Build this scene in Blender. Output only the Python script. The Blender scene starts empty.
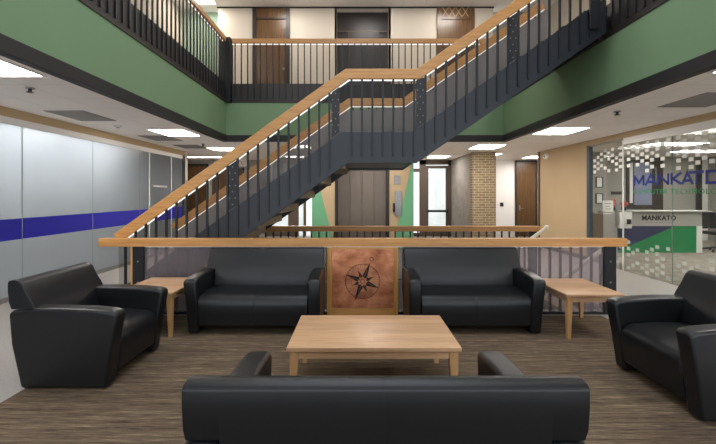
import bpy, bmesh, math, random
from mathutils import Vector, Matrix
random.seed(7)
PI = math.pi
F, CX, HY, EYE = 390.0, 357.0, 194.0, 1.5     # focal length in pixels, vanishing point, eye height
SC = bpy.context.scene
COL = SC.collection

def X(px, Y): return (px - CX) * Y / F
def Z(py, Y): return EYE - (py - HY) * Y / F

# ------------------------------------------------------------------ materials
def srgb(r, g, b):
    f = lambda c: (c / 12.92 if c <= .04045 else ((c + .055) / 1.055) ** 2.4)
    return (f(r / 255), f(g / 255), f(b / 255), 1)

def newmat(name):
    m = bpy.data.materials.new(name); m.use_nodes = True
    return m, m.node_tree.nodes, m.node_tree.links, m.node_tree.nodes['Principled BSDF']

def coords(n, l, scale=(1, 1, 1), rot=(0, 0, 0)):
    tc = n.new('ShaderNodeTexCoord'); mp = n.new('ShaderNodeMapping')
    mp.inputs['Scale'].default_value = scale; mp.inputs['Rotation'].default_value = rot
    l.new(tc.outputs['Object'], mp.inputs['Vector'])
    return mp.outputs['Vector']

def ramp(n, l, src, stops):
    r = n.new('ShaderNodeValToRGB'); cr = r.color_ramp
    while len(cr.elements) < len(stops): cr.elements.new(.5)
    for e, (p, c) in zip(cr.elements, stops): e.position = p; e.color = c
    l.new(src, r.inputs['Fac'])
    return r.outputs['Color']

def noise(n, l, vec, scale, detail=4, rough=.55):
    t = n.new('ShaderNodeTexNoise'); t.inputs['Scale'].default_value = scale
    t.inputs['Detail'].default_value = detail; t.inputs['Roughness'].default_value = rough
    l.new(vec, t.inputs['Vector'])
    return t.outputs['Fac']

def bump(n, l, b, h, strength, dist=.01):
    bp = n.new('ShaderNodeBump'); bp.inputs['Strength'].default_value = strength; bp.inputs['Distance'].default_value = dist
    l.new(h, bp.inputs['Height']); l.new(bp.outputs['Normal'], b.inputs['Normal'])

def plain(name, c, rough=.5, metal=0, spec=.5, var=.06, nscale=6, bmp=0):
    m, n, l, b = newmat(name)
    v = coords(n, l); f = noise(n, l, v, nscale)
    lo = tuple(x * (1 - var) for x in c[:3]) + (1,); hi = tuple(min(1, x * (1 + var)) for x in c[:3]) + (1,)
    l.new(ramp(n, l, f, [(.3, lo), (.7, hi)]), b.inputs['Base Color'])
    b.inputs['Roughness'].default_value = rough; b.inputs['Metallic'].default_value = metal
    b.inputs['Specular IOR Level'].default_value = spec
    if bmp: bump(n, l, b, noise(n, l, v, nscale * 25, 3), bmp, .004)
    return m

def wood(name, lo, mid, hi, scale=(1.2, 14, 14), rough=.4, rot=(0, 0, 0), planks=None):
    m, n, l, b = newmat(name)
    v = coords(n, l, scale, rot)
    f = noise(n, l, v, 2.2, 7, .62)
    col = ramp(n, l, f, [(.25, lo), (.5, mid), (.75, hi)])
    if planks:                                     # staves of slightly different tone
        br = n.new('ShaderNodeTexBrick'); vv = coords(n, l)
        br.inputs['Scale'].default_value = 1; br.inputs['Brick Width'].default_value = planks[0]; br.inputs['Row Height'].default_value = planks[1]
        br.inputs['Mortar Size'].default_value = .0; br.offset = .37
        br.inputs['Color1'].default_value = (.86, .83, .80, 1); br.inputs['Color2'].default_value = (1.1, 1.1, 1.1, 1)
        l.new(vv, br.inputs['Vector'])
        mx = n.new('ShaderNodeMix'); mx.data_type = 'RGBA'; mx.blend_type = 'MULTIPLY'; mx.inputs[0].default_value = 1
        l.new(col, mx.inputs[6]); l.new(br.outputs['Color'], mx.inputs[7]); col = mx.outputs[2]
    l.new(col, b.inputs['Base Color']); b.inputs['Roughness'].default_value = rough
    bump(n, l, b, f, .08)
    return m

def emit(name, c, s):
    m, n, l, b = newmat(name)
    b.inputs['Base Color'].default_value = (.8, .8, .8, 1)
    b.inputs['Emission Color'].default_value = c; b.inputs['Emission Strength'].default_value = s
    return m

def sheet(name, tint, clear, body, rough=.1, gloss=.08, translucent=0.0):
    """glass or plastic sheet: clear share lets light straight through, body scatters, gloss reflects"""
    m, n, l, b = newmat(name); n.remove(b)
    out = n['Material Output']
    tr = n.new('ShaderNodeBsdfTransparent'); tr.inputs['Color'].default_value = tint
    df = n.new('ShaderNodeBsdfDiffuse'); tl = n.new('ShaderNodeBsdfTranslucent')
    v = coords(n, l, (1, 1, 1)); f = noise(n, l, v, 1.3, 2)
    bl = tuple(x * .95 for x in body[:3]) + (1,)
    c = ramp(n, l, f, [(.3, bl), (.7, body)])
    l.new(c, df.inputs['Color']); l.new(c, tl.inputs['Color'])
    m1 = n.new('ShaderNodeMixShader'); m1.inputs[0].default_value = translucent
    l.new(df.outputs[0], m1.inputs[1]); l.new(tl.outputs[0], m1.inputs[2])
    m2 = n.new('ShaderNodeMixShader'); m2.inputs[0].default_value = 1 - clear
    l.new(tr.outputs[0], m2.inputs[1]); l.new(m1.outputs[0], m2.inputs[2])
    gl = n.new('ShaderNodeBsdfGlossy'); gl.inputs['Roughness'].default_value = rough
    lw = n.new('ShaderNodeLayerWeight'); lw.inputs['Blend'].default_value = .5
    pw = n.new('ShaderNodeMath'); pw.operation = 'POWER'; pw.inputs[1].default_value = 5
    l.new(lw.outputs['Facing'], pw.inputs[0])
    mul = n.new('ShaderNodeMath'); mul.operation = 'MULTIPLY_ADD'; mul.inputs[1].default_value = .4; mul.inputs[2].default_value = gloss
    mul.use_clamp = True
    l.new(pw.outputs[0], mul.inputs[0])
    m3 = n.new('ShaderNodeMixShader'); l.new(mul.outputs[0], m3.inputs[0])
    l.new(m2.outputs[0], m3.inputs[1]); l.new(gl.outputs[0], m3.inputs[2])
    l.new(m3.outputs[0], out.inputs['Surface'])
    return m

def brickmat(name, c1, c2, mortar, w, h, ms, rough=.8, offset=.5, flip='XZ', bumpy=.4, soft=.1):
    m, n, l, b = newmat(name)
    tc = n.new('ShaderNodeTexCoord'); sp = n.new('ShaderNodeSeparateXYZ'); cb = n.new('ShaderNodeCombineXYZ')
    l.new(tc.outputs['Object'], sp.inputs[0])
    l.new(sp.outputs[flip[0]], cb.inputs[0]); l.new(sp.outputs[flip[1]], cb.inputs[1])
    br = n.new('ShaderNodeTexBrick'); br.inputs['Scale'].default_value = 1
    br.inputs['Brick Width'].default_value = w; br.inputs['Row Height'].default_value = h
    br.inputs['Mortar Size'].default_value = ms; br.inputs['Mortar Smooth'].default_value = soft; br.offset = offset
    br.inputs['Color1'].default_value = c1; br.inputs['Color2'].default_value = c2; br.inputs['Mortar'].default_value = mortar
    l.new(cb.outputs[0], br.inputs['Vector'])
    l.new(br.outputs['Color'], b.inputs['Base Color']); b.inputs['Roughness'].default_value = rough
    if bumpy: 
        inv = n.new('ShaderNodeMath'); inv.operation = 'SUBTRACT'; inv.inputs[0].default_value = 1
        l.new(br.outputs['Fac'], inv.inputs[1]); bump(n, l, b, inv.outputs[0], bumpy, .006)
    return m

def carpetmat(name, stops, scale, rot=(0, 0, 0), s2=(3, 3, 3)):
    m, n, l, b = newmat(name)
    v = coords(n, l, scale, rot)
    f = noise(n, l, v, 1.0, 8, .72)
    g = noise(n, l, coords(n, l, s2), 1.0, 2)
    mx = n.new('ShaderNodeMath'); mx.operation = 'MULTIPLY_ADD'; mx.inputs[1].default_value = .35
    l.new(g, mx.inputs[0]); sub = n.new('ShaderNodeMath'); sub.operation = 'SUBTRACT'; sub.inputs[1].default_value = .175
    l.new(f, sub.inputs[0]); l.new(sub.outputs[0], mx.inputs[2])
    l.new(ramp(n, l, mx.outputs[0], stops), b.inputs['Base Color'])
    b.inputs['Roughness'].default_value = .95; b.inputs['Specular IOR Level'].default_value = .1
    bump(n, l, b, noise(n, l, coords(n, l), 260, 2), .35, .004)
    return m

M = {}
M['leather'] = plain('black leather', srgb(18, 19, 22), .38, 0, .42, .10, 5, .05)
M['oak'] = wood('oak rail', srgb(160, 110, 58), srgb(182, 130, 72), srgb(198, 148, 90), (1.3, 22, 22), .38)
M['oak_y'] = wood('oak rail along the gallery', srgb(160, 110, 58), srgb(182, 130, 72), srgb(198, 148, 90), (22, 1.3, 22), .38)
M['oak_z'] = wood('oak upright', srgb(160, 108, 48), srgb(182, 130, 62), srgb(196, 146, 80), (22, 22, 1.3), .4)
M['maple'] = wood('light oak table', srgb(176, 134, 100), srgb(194, 155, 119), srgb(206, 171, 138), (1.6, 26, 26), .36, planks=(1.3, .085))
M['maple_y'] = wood('light oak table cross grain', srgb(176, 134, 100), srgb(194, 155, 119), srgb(206, 171, 138), (26, 1.6, 26), .36)
M['maple_z'] = wood('light oak leg', srgb(172, 128, 84), srgb(188, 146, 100), srgb(202, 162, 118), (26, 26, 1.6), .4)
M['walnut'] = wood('brown veneer', srgb(66, 46, 27), srgb(90, 64, 38), srgb(114, 84, 50), (14, 14, 1.0), .3)
M['navy'] = plain('navy steel', srgb(23, 27, 36), .45, .0, .5, .05, 3)
M['bar'] = plain('dark steel bar', srgb(21, 22, 26), .45, .0, .4, .05, 8)
M['black'] = plain('black brown steel', srgb(44, 38, 35), .5, 0, .4, .06, 3)
M['trim'] = plain('black trim', srgb(40, 37, 37), .6, 0, .4, .05, 3)
M['green'] = plain('sage green paint', srgb(116, 141, 107), .75, 0, .25, .03, 1.5)
M['mint'] = plain('bright green paint', srgb(108, 166, 126), .6, 0, .3, .03, 2)
M['tan'] = plain('tan paint', srgb(184, 160, 126), .75, 0, .25, .02, 1.5)
M['cream'] = plain('cream paint', srgb(204, 194, 179), .75, 0, .25, .02, 1.5)
M['white'] = plain('white paint', srgb(226, 222, 218), .6, 0, .3, .02, 2)
M['greywall'] = plain('warm grey paint', srgb(160, 156, 148), .8, 0, .2, .03, 2)
M['palegreen'] = plain('pale green paint', srgb(150, 172, 152), .8, 0, .2, .03, 2)
M['concrete'] = plain('grey concrete', srgb(140, 134, 128), .9, 0, .2, .16, 3.5, .15)
M['ceiling'] = brickmat('ceiling tile', srgb(238, 232, 226), srgb(235, 229, 223), srgb(214, 206, 199), .61, .61, .006, .9, 0, 'XY', .05, .3)
M['vent'] = plain('grey return grille', srgb(150, 144, 140), .8, 0, .2, .04, 40)
M['terrazzo'] = plain('pale terrazzo', srgb(150, 144, 138), .35, 0, .4, .14, 55)
M['carpet'] = carpetmat('brown streaked carpet', [(.30, srgb(50, 42, 36)), (.45, srgb(86, 73, 61)), (.57, srgb(114, 98, 80)), (.72, srgb(160, 138, 108))], (5.5, 125, 1), (0, 0, 0), (1.2, 26, 1))
M['office_carpet'] = carpetmat('mottled beige carpet', [(.3, srgb(104, 98, 88)), (.5, srgb(134, 127, 116)), (.7, srgb(166, 158, 144))], (5, 22, 1), (0, 0, .5), (4, 4, 1))
M['mauve_sheet'] = sheet('smoky acrylic guard', (.92, .90, .92, 1), .68, srgb(164, 155, 160), .15, .004, .35)
M['stair_sheet'] = sheet('clear acrylic guard', (.95, .94, .94, 1), .27, srgb(150, 145, 144), .12, .002, 0)
M['clear_sheet'] = sheet('clear rail guard', (.86, .85, .84, 1), 1.0, srgb(170, 165, 165), .1, 0.0, 0)
M['frost'] = sheet('frosted glass', (1, 1, 1, 1), .02, srgb(178, 182, 184), .25, .03, .85)
M['glass'] = sheet('clear glass', (.93, .95, .94, 1), .98, srgb(150, 160, 160), .02, .025)
M['doorglass'] = sheet('door glass', (.92, .95, .96, 1), .96, srgb(190, 195, 200), .02, .04)
M['glassedge'] = plain('glass edge green', srgb(140, 158, 152), .25, 0, .5, .04, 8)
M['film_faint'] = sheet('faint film square', (1, 1, 1, 1), .66, srgb(226, 230, 222), .4, .01, .3)
M['slate'] = plain('slate frame', srgb(66, 78, 86), .4, 0, .4, .05, 3)
M['office'] = plain('dim office paint', srgb(120, 122, 126), .9, 0, .1, .03, 2)
M['outside'] = plain('pale outside wall', srgb(226, 222, 216), .9, 0, .1, .1, 2)
M['stripe'] = sheet('blue window film', (.2, .2, .8, 1), .0, srgb(58, 56, 190), .3, .03, .45)
M['film'] = sheet('white film square', (1, 1, 1, 1), .12, srgb(236, 236, 230), .4, .02, .3)
M['bronze'] = plain('bronze metal', srgb(92, 78, 66), .45, .3, .5, .05, 5)
M['lift'] = plain('lift door', srgb(118, 106, 96), .38, .35, .5, .05, 2)
M['darkpanel'] = plain('dark panel', srgb(48, 42, 40), .4, 0, .4, .06, 3)
M['steel'] = plain('brushed steel', srgb(140, 138, 136), .3, .85, .5, .05, 20)
M['lamp'] = emit('lamp diffuser', (1.0, .955, .90, 1), 12.0)
M['lamp_cool'] = emit('office lamp diffuser', (1.0, .97, .94, 1), 10.0)
M['lamp_office'] = emit('strip lamp diffuser', (.98, .98, 1.0, 1), 30.0)
M['led'] = emit('rail light', (1.0, .97, .92, 1), .45)
M['navyfilm'] = plain('navy laminate', srgb(40, 46, 84), .35, 0, .5, .04, 3)
M['greenfilm'] = plain('green laminate', srgb(22, 128, 74), .35, 0, .5, .04, 3)
M['greylam'] = plain('grey laminate', srgb(168, 164, 158), .5, 0, .4, .03, 3)
M['ink'] = plain('black ink', srgb(30, 30, 36), .6, 0, .2, .03, 3)
M['blueink'] = plain('deep blue vinyl', srgb(16, 38, 112), .5, 0, .3, .03, 3)
M['greenink'] = plain('green vinyl', srgb(44, 140, 86), .5, 0, .3, .03, 3)
M['paper'] = plain('white paper', srgb(232, 230, 222), .8, 0, .2, .02, 3)
M['red'] = plain('soft red petals', srgb(190, 88, 84), .8, 0, .2, .2, 30)
M['plastic'] = plain('black plastic', srgb(32, 33, 36), .5, 0, .4, .05, 5)
M['whiteplastic'] = plain('white plastic', srgb(228, 226, 220), .4, 0, .4, .02, 5)
M['screen'] = plain('blue grey glass', srgb(128, 134, 158), .25, 0, .5, .06, 2)
M['treadunder'] = plain('tan tread', srgb(140, 124, 102), .8, 0, .2, .05, 5)
M['pipe'] = plain('cream painted rail', srgb(232, 220, 196), .45, 0, .4, .02, 5)
M['brick'] = brickmat('buff brick', srgb(140, 120, 92), srgb(116, 97, 72), srgb(174, 158, 132), .21, .072, .009, .85, .5, 'XZ')
M['exitred'] = plain('red lettering', srgb(205, 60, 60), .5, 0, .3, .02, 3)
def coppermat():
    m, n, l, b = newmat('aged copper')
    f = noise(n, l, coords(n, l, (2.4, 2.4, 3.6)), 1.6, 6, .6)
    l.new(ramp(n, l, f, [(.28, srgb(120, 70, 48)), (.45, srgb(178, 110, 76)), (.6, srgb(208, 142, 104)), (.76, srgb(232, 176, 140))]), b.inputs['Base Color'])
    b.inputs['Metallic'].default_value = .55; b.inputs['Roughness'].default_value = .42
    bump(n, l, b, f, .15, .01)
    return m
M['copper'] = coppermat()

# ------------------------------------------------------------------ mesh helpers
class MB:
    def __init__(s): s.bm = bmesh.new()
    def quad(s, pts, mi=0):
        f = s.bm.faces.new([s.bm.verts.new(p) for p in pts]); f.material_index = mi; return f
    def box(s, x0, x1, y0, y1, z0, z1, mi=0):
        return s.prism([(x0, z0), (x1, z0), (x1, z1), (x0, z1)], 'Y', y0, y1, mi)
    def prism(s, poly, axis, a0, a1, mi=0, shrink=None):
        """polygon extruded along an axis: 'Y' takes (x,z), 'X' takes (y,z), 'Z' takes (x,y)"""
        def P(p, a): return {'Y': (p[0], a, p[1]), 'X': (a, p[0], p[1]), 'Z': (p[0], p[1], a)}[axis]
        A = [s.bm.verts.new(P(p, a0)) for p in poly]; B = [s.bm.verts.new(P(p, a1)) for p in poly]
        n = len(poly); fs = [s.bm.faces.new(A), s.bm.faces.new(B[::-1])]
        for i in range(n): fs.append(s.bm.faces.new((A[i], B[i], B[(i + 1) % n], A[(i + 1) % n])))
        for f in fs: f.material_index = mi
        return A, B
    def loft(s, rings, mi=0):
        R = [[s.bm.verts.new(p) for p in r] for r in rings]; n = len(rings[0])
        for a, b in zip(R, R[1:]):
            for i in range(n): s.bm.faces.new((a[i], b[i], b[(i + 1) % n], a[(i + 1) % n])).material_index = mi
        s.bm.faces.new(R[0]).material_index = mi; s.bm.faces.new(R[-1][::-1]).material_index = mi
    def tube(s, p0, p1, r, seg=12, r1=None, mi=0):
        p0, p1 = Vector(p0), Vector(p1); d = (p1 - p0).normalized()
        u = d.orthogonal().normalized(); v = d.cross(u); r1 = r if r1 is None else r1
        ring = lambda p, q: [p + q * (math.cos(2 * PI * i / seg) * u + math.sin(2 * PI * i / seg) * v) for i in range(seg)]
        s.loft([ring(p0, r), ring(p1, r1)], mi)
    def ball(s, c, r, sc=(1, 1, 1), mi=0):
        mt = Matrix.Translation(c) @ Matrix.Diagonal((sc[0], sc[1], sc[2], 1))
        g = bmesh.ops.create_uvsphere(s.bm, u_segments=16, v_segments=10, radius=r, matrix=mt)
        for v in g['verts']:
            for f in v.link_faces: f.material_index = mi

def mk(name, mb, mats, parent=None, bevel=0, smooth=False, seg=2, local=False, **props):
    bmesh.ops.recalc_face_normals(mb.bm, faces=mb.bm.faces)
    if parent is not None and not local:
        bmesh.ops.translate(mb.bm, verts=mb.bm.verts, vec=-world(parent))
    me = bpy.data.meshes.new(name); mb.bm.to_mesh(me); mb.bm.free()
    for m in (mats if isinstance(mats, (list, tuple)) else [mats]): me.materials.append(M[m])
    if smooth:
        me.shade_smooth(); me.set_sharp_from_angle(angle=math.radians(42))
    o = bpy.data.objects.new(name, me); COL.objects.link(o)
    if parent is not None: o.parent = parent
    if bevel:
        b = o.modifiers.new('bevel', 'BEVEL'); b.width = bevel; b.segments = seg; b.limit_method = 'ANGLE'; b.angle_limit = math.radians(40)
        if smooth: b.harden_normals = False
    for k, v in props.items(): o[k] = v
    return o

def world(o):
    p = Vector((0, 0, 0))
    while o is not None: p = p + o.location; o = o.parent
    return p

def thing(name, label, cat, loc=(0, 0, 0), rz=0, group=None):
    o = bpy.data.objects.new(name, None); COL.objects.link(o); o.empty_display_size = .1
    o.location = loc; o.rotation_euler = (0, 0, rz); o['label'] = label; o['category'] = cat
    if group: o['group'] = group
    return o

def tag(o, label, cat, group=None):
    o['label'] = label; o['category'] = cat
    if group: o['group'] = group
    return o

def copy_tree(o, loc, label=None, rz=None):
    def rec(a, parent):
        c = a.copy(); COL.objects.link(c); c.parent = parent
        for ch in list(a.children): rec(ch, c)
        return c
    c = rec(o, None); c.location = loc
    if rz is not None: c.rotation_euler = (0, 0, rz)
    if label: c['label'] = label
    return c

def struct(name, mb, mats, parent=None, **k):
    o = mk(name, mb, mats, parent, **k)
    if parent is None: o['kind'] = 'structure'
    return o

def text_mesh(body, width, height, name, mat, parent, origin, right, up, depth=.002, spacing=1.0, bold=0.0):
    """lettering laid on a plane: origin = lower left corner, right / up = unit vectors"""
    cu = bpy.data.curves.new(name, 'FONT'); cu.body = body; cu.extrude = .01; cu.space_character = spacing; cu.offset = bold; cu.resolution_u = 3
    t = bpy.data.objects.new(name, cu); COL.objects.link(t)
    bpy.context.view_layer.update()
    me = bpy.data.meshes.new_from_object(t.evaluated_get(bpy.context.evaluated_depsgraph_get()))
    bpy.data.objects.remove(t); bpy.data.curves.remove(cu)
    xs = [v.co.x for v in me.vertices]; ys = [v.co.y for v in me.vertices]
    x0, x1, y0, y1 = min(xs), max(xs), min(ys), max(ys)
    R, U, O = Vector(right), Vector(up), Vector(origin); N = R.cross(U)
    for v in me.vertices:
        a = (v.co.x - x0) / (x1 - x0) * width; b = (v.co.y - y0) / (y1 - y0) * height; d = depth if v.co.z > 0 else 0
        v.co = O + R * a + U * b + N * d - (world(parent) if parent else Vector())
    me.materials.clear(); me.materials.append(M[mat]); me.name = name
    o = bpy.data.objects.new(name, me); COL.objects.link(o); o.parent = parent
    return o

def band(pts, up, down):
    """mitred strip around a polyline in the (x,z) plane; up / down = perpendicular offsets"""
    P = [Vector(p) for p in pts]; N = []
    for i in range(len(P)):
        ns = []
        for a, b in ((i - 1, i), (i, i + 1)):
            if a >= 0 and b < len(P):
                d = (P[b] - P[a]).normalized(); ns.append(Vector((-d.y, d.x)))
        m = sum(ns, Vector((0, 0))).normalized(); N.append(m / max(.3, m.dot(ns[0])))
    return [tuple(p + n * up) for p, n in zip(P, N)], [tuple(p - n * down) for p, n in zip(P, N)]

def strip(mb, pts, up, down, y0, y1, mi=0):
    t, b = band(pts, up, down)
    for i in range(len(pts) - 1):
        pass
    rings = [[(a[0], y0, a[1]), (a[0], y1, a[1]), (c[0], y1, c[1]), (c[0], y0, c[1])] for a, c in zip(t, b)]
    mb.loft(rings, mi)

def interp(pts, x):
    for (x0, z0), (x1, z1) in zip(pts, pts[1:]):
        if x0 <= x <= x1: return z0 + (z1 - z0) * (x - x0) / (x1 - x0)
    return pts[0][1] if x < pts[0][0] else pts[-1][1]

# ------------------------------------------------------------------ main dimensions
XL, XR = -2.96, 3.31            # edges of the void above
YB = 8.82                       # rear edge of the void
YF = -1.8                       # front edge of the void
WL, WR = -4.85, 5.2             # side walls
CEIL = 2.7
YCORE, YDOOR = 10.54, 13.78
Z_TRIM, Z_GREEN, Z_BAND, Z_UP = 2.83, 3.56, 3.99, 3.87
UPC = 6.55
YBACK = -3.6

# ------------------------------------------------------------------ floor
HX0, HX1, HY0, HY1 = -1.95, 3.28, 5.06, 6.66       # stairwell opening
b = MB()
for r in ((-8.5, 11.5, YBACK, HY0), (-8.5, HX0, HY0, HY1), (HX1, 11.5, HY0, HY1), (-8.5, 11.5, HY1, 14.0)):
    b.box(r[0], r[1], r[2], r[3], -.3, 0)
struct('floor', b, 'terrazzo')
b = MB(); b.box(-9, 11, 14.0, 24, -.3, -.02); struct('floor_outside', b, 'outside')
b = MB(); b.box(HX0 - 3, HX1, HY0, HY1, -3.4, -3.3); struct('floor_basement', b, 'terrazzo')
b = MB(); b.box(HX0 - 3, HX1 + .1, HY0 - .1, HY0, -3.4, -.3); b.box(HX0 - 3, HX1 + .1, HY1, HY1 + .1, -3.4, -.3); b.box(HX1, HX1 + .1, HY0, HY1, -3.4, -.3)
b.box(HX0 - 3.1, HX0 - 3, HY0 - .1, HY1 + .1, -3.4, -.3)
struct('wall_stairwell', b, 'greywall')
b = MB(); b.box(-2.55, 3.0, -.6, 4.80, 0, .006)
tag(struct('carpet', b, 'carpet'), 'brown streaked carpet under the sofas and tables', 'carpet'); bpy.data.objects['carpet']['kind'] = 'thing'
b = MB(); b.box(WR + .03, 11.4, 1.2, 13.5, 0, .004); struct('floor_reception', b, 'office_carpet')

# ------------------------------------------------------------------ ceilings and slabs
b = MB()
for r in ((WL - 3.6, XL - .02, YBACK, 14.0), (XR + .02, 11.5, YBACK, 14.0), (XL - .02, XR + .02, YB + .02, 14.0), (XL - .02, XR + .02, YBACK, YF - .02)):
    b.box(r[0], r[1], r[2], r[3], CEIL, CEIL + .05)
struct('ceiling', b, 'ceiling')
b = MB()
for r in ((WL - .1, XL - .12, YBACK, 10.6), (XR + .12, WR + .1, YBACK, 10.6), (XL - .12, XR + .12, YB + .12, 10.6), (XL - .12, XR + .12, YBACK, YF - .12)):
    b.box(r[0], r[1], r[2], r[3], 3.6, Z_UP)
struct('floor_upper', b, 'terrazzo')
b = MB()
SK = (-1.9, 2.2, 0.0, 6.8)      # skylight opening
for r in ((WL - .1, SK[0], YBACK, 11.1), (SK[1], WR + .1, YBACK, 11.1), (SK[0], SK[1], SK[3], 11.1), (SK[0], SK[1], YBACK, SK[2])):
    b.box(r[0], r[1], r[2], r[3], UPC, UPC + .1)
struct('ceiling_upper', b, 'ceiling')

def fascia(n, x0, x1, y0, y1):
    b = MB(); b.box(x0, x1, y0, y1, Z_TRIM, Z_GREEN); struct('wall_fascia_' + n, b, 'green')
fascia('left', XL - .1, XL, YF, YB); fascia('right', XR, XR + .1, YF, YB); fascia('rear', XL - .1, XR + .1, YB, YB + .1); fascia('front', XL - .1, XR + .1, YF - .1, YF)
b = MB(); b.box(XL - .1, XL + .012, YF, YB, CEIL - .012, Z_TRIM); struct('trim_1', b, 'trim')
b = MB(); b.box(XR - .012, XR + .1, YF, YB, CEIL - .012, Z_TRIM); struct('trim_2', b, 'trim')
b = MB(); b.box(XL - .1, XR + .1, YB - .012, YB + .1, CEIL - .012, Z_TRIM); struct('trim_3', b, 'trim')

# ------------------------------------------------------------------ left side: frosted glass office front
b = MB()
b.box(WL - .1, WL + .01, YBACK, 11.0, 2.57, CEIL)                       # soffit above the glass
struct('wall_left', b, 'tan')
b = MB(); b.box(WL - .03, WL + .008, YBACK, 11.0, 2.475, 2.57); struct('trim_4', b, 'white')
b = MB(); b.box(WL - .04, WL + .015, YBACK, 11.0, 0, .07); struct('baseboard_left', b, 'steel')
seams = [-1.94, -.42, 1.09, 2.61, 4.13, 5.65, 7.16, 8.70, 9.09]
k = 0
for i, (a, c) in enumerate(zip(seams, seams[1:])):
    k += 1
    b = MB(); b.box(WL - .012, WL, a + .006, c - .006, .07, 2.475)
    w = struct('window_%d' % k, b, 'frost')
    b = MB(); b.box(WL, WL + .002, a + .006, c - .006, .85, 1.15); mk('stripe_film', b, 'stripe', w)
    b = MB(); b.box(WL - .013, WL + .001, c - .006, c + .006, .07, 2.475); mk('pane_edge', b, 'glassedge', w)
b = MB(); b.box(WL - .012, WL, 9.11, 10.2, .03, 2.475); d = struct('door_1', b, 'frost')
b = MB(); b.box(WL, WL + .002, 9.11, 10.2, .85, 1.15); mk('stripe_film', b, 'stripe', d)
b = MB(); b.box(WL - .014, WL + .004, 9.1, 9.13, .03, 2.475); b.box(WL - .014, WL + .004, 10.18, 10.2, .03, 2.475); mk('pane_edge', b, 'whiteplastic', d)
b = MB(); b.tube((WL + .05, 9.25, .9), (WL + .05, 9.25, 1.3), .015); mk('handle', b, 'steel', d, smooth=True)
b = MB()
for j in range(9): b.box(WL, WL + .002, 9.3 + j * .075, 9.35 + j * .075, 1.665, 1.715)
mk('lettering_band', b, 'film', d)
b = MB(); b.box(WL - .012, WL, 10.22, 10.82, .07, 2.475); w = struct('window_9', b, 'frost')
b = MB(); b.box(WL, WL + .002, 10.22, 10.82, .85, 1.15); mk('stripe_film', b, 'stripe', w)
b = MB(); b.box(WL - .06, WL + .01, 10.82, 10.98, 0, 2.57); struct('trim_5', b, 'navy')
b = MB(); b.box(WL - .1, WL + .02, 10.98, 11.12, 0, CEIL); struct('trim_6', b, 'cream')
b = MB(); b.box(-8.5, -8.4, YBACK, 11.1, 0, CEIL); b.box(-8.5, WL - .1, 11.0, 11.1, 0, CEIL); b.box(-8.4, WL - .1, YBACK, YBACK + .1, 0, CEIL); struct('wall_office', b, 'office')

# ------------------------------------------------------------------ rear walls, lower level
def wallbox(name, x0, x1, y0, y1, z0, z1, mat): 
    b = MB(); b.box(x0, x1, y0, y1, z0, z1); return struct(name, b, mat)
Y = YDOOR
wallbox('wall_rear_left', -8.5, -3.25, Y, Y + .12, 0, CEIL, 'greywall')
wallbox('wall_hall_left', -8.5, -8.38, 11.1, Y, 0, CEIL, 'greywall')
wallbox('wall_rear_right', 3.45, 7.1, Y, Y + .12, 0, CEIL, 'white')
# wood doors at the ends of the two halls
def wood_door(name, x0, x1, top, jamb, knobx):
    b = MB(); b.box(x0, x1, Y - .045, Y, 0, top); d = struct(name, b, 'walnut', bevel=.004)
    b = MB()
    b.box(x0 - .06, x0, Y - .06, Y, 0, top + .06); b.box(x1, x1 + .06, Y - .06, Y, 0, top + .06); b.box(x0 - .06, x1 + .06, Y - .06, Y, top, top + .06)
    mk('door_frame', b, jamb, d, bevel=.004)
    b = MB(); b.tube((knobx, Y - .045, 1.0), (knobx, Y - .1, 1.0), .014); b.tube((knobx, Y - .1, 1.0), (knobx + .11, Y - .1, 1.0), .01)
    b.box(knobx - .025, knobx + .025, Y - .052, Y - .045, .92, 1.1); mk('handle', b, 'steel', d, smooth=True)
wood_door('door_2', X(516.5, Y), X(535, Y), 2.62, 'darkpanel', X(518, Y) + .04)
wood_door('door_3', -6.3, -5.3, 2.5, 'darkpanel', -5.45)
wood_door('door_4', -5.05, -4.05, 2.35, 'bronze', -4.9)
b = MB(); b.box(X(500, Y), X(503.2, Y), Y - .03, Y + .006, Z(206.5, Y), Z(202.5, Y)); tag(mk('card_reader', b, 'plastic', bevel=.005), 'small black card reader on the white wall beside the wood door', 'card reader')

# brick and concrete pier
b = MB(); b.box(3.30, 3.97, 11.14, 11.35, 0, CEIL); struct('wall_pier', b, 'brick')
b = MB(); b.box(3.32, 3.96, 11.35, Y + .12, 0, CEIL); struct('wall_pier_side', b, 'concrete')

# lift core
CL, CR = X(312, YCORE), X(413.6, YCORE)
RL, RR = X(335, YCORE), X(389.3, YCORE)
b = MB()
b.box(CL, RL, YCORE, Y + .12, 0, CEIL); b.box(RR, CR, YCORE, Y + .12, 0, CEIL); b.box(RL, RR, YCORE, Y + .12, 2.42, CEIL)
b.box(RL, RR, 11.0, Y + .12, 0, 2.42)
struct('wall_core', b, 'tan')
def pane(pts): return [(X(p[0], YCORE), YCORE - .003, max(0, min(CEIL, Z(p[1], YCORE)))) for p in pts]
b = MB()
lx = lambda y: 322.9 + (y - 200) * .257
b.prism([(X(312, YCORE), 0), (X(lx(249.3), YCORE), 0), (X(312, YCORE), Z(200 - (322.9 - 312) / .257, YCORE))], 'Y', YCORE - .004, YCORE)
rx = lambda y: 410.7 - (y - 168) * .2277
b.prism([(X(413.6, YCORE), 0), (X(413.6, YCORE), Z(155.5, YCORE)), (X(rx(249.3), YCORE), 0)], 'Y', YCORE - .004, YCORE)
struct('trim_7', b, 'mint')
d = thing('elevator_door', 'brown four-panel lift door between the tan and green walls', 'elevator door', ((RL + RR) / 2, 10.9, 0))
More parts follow.
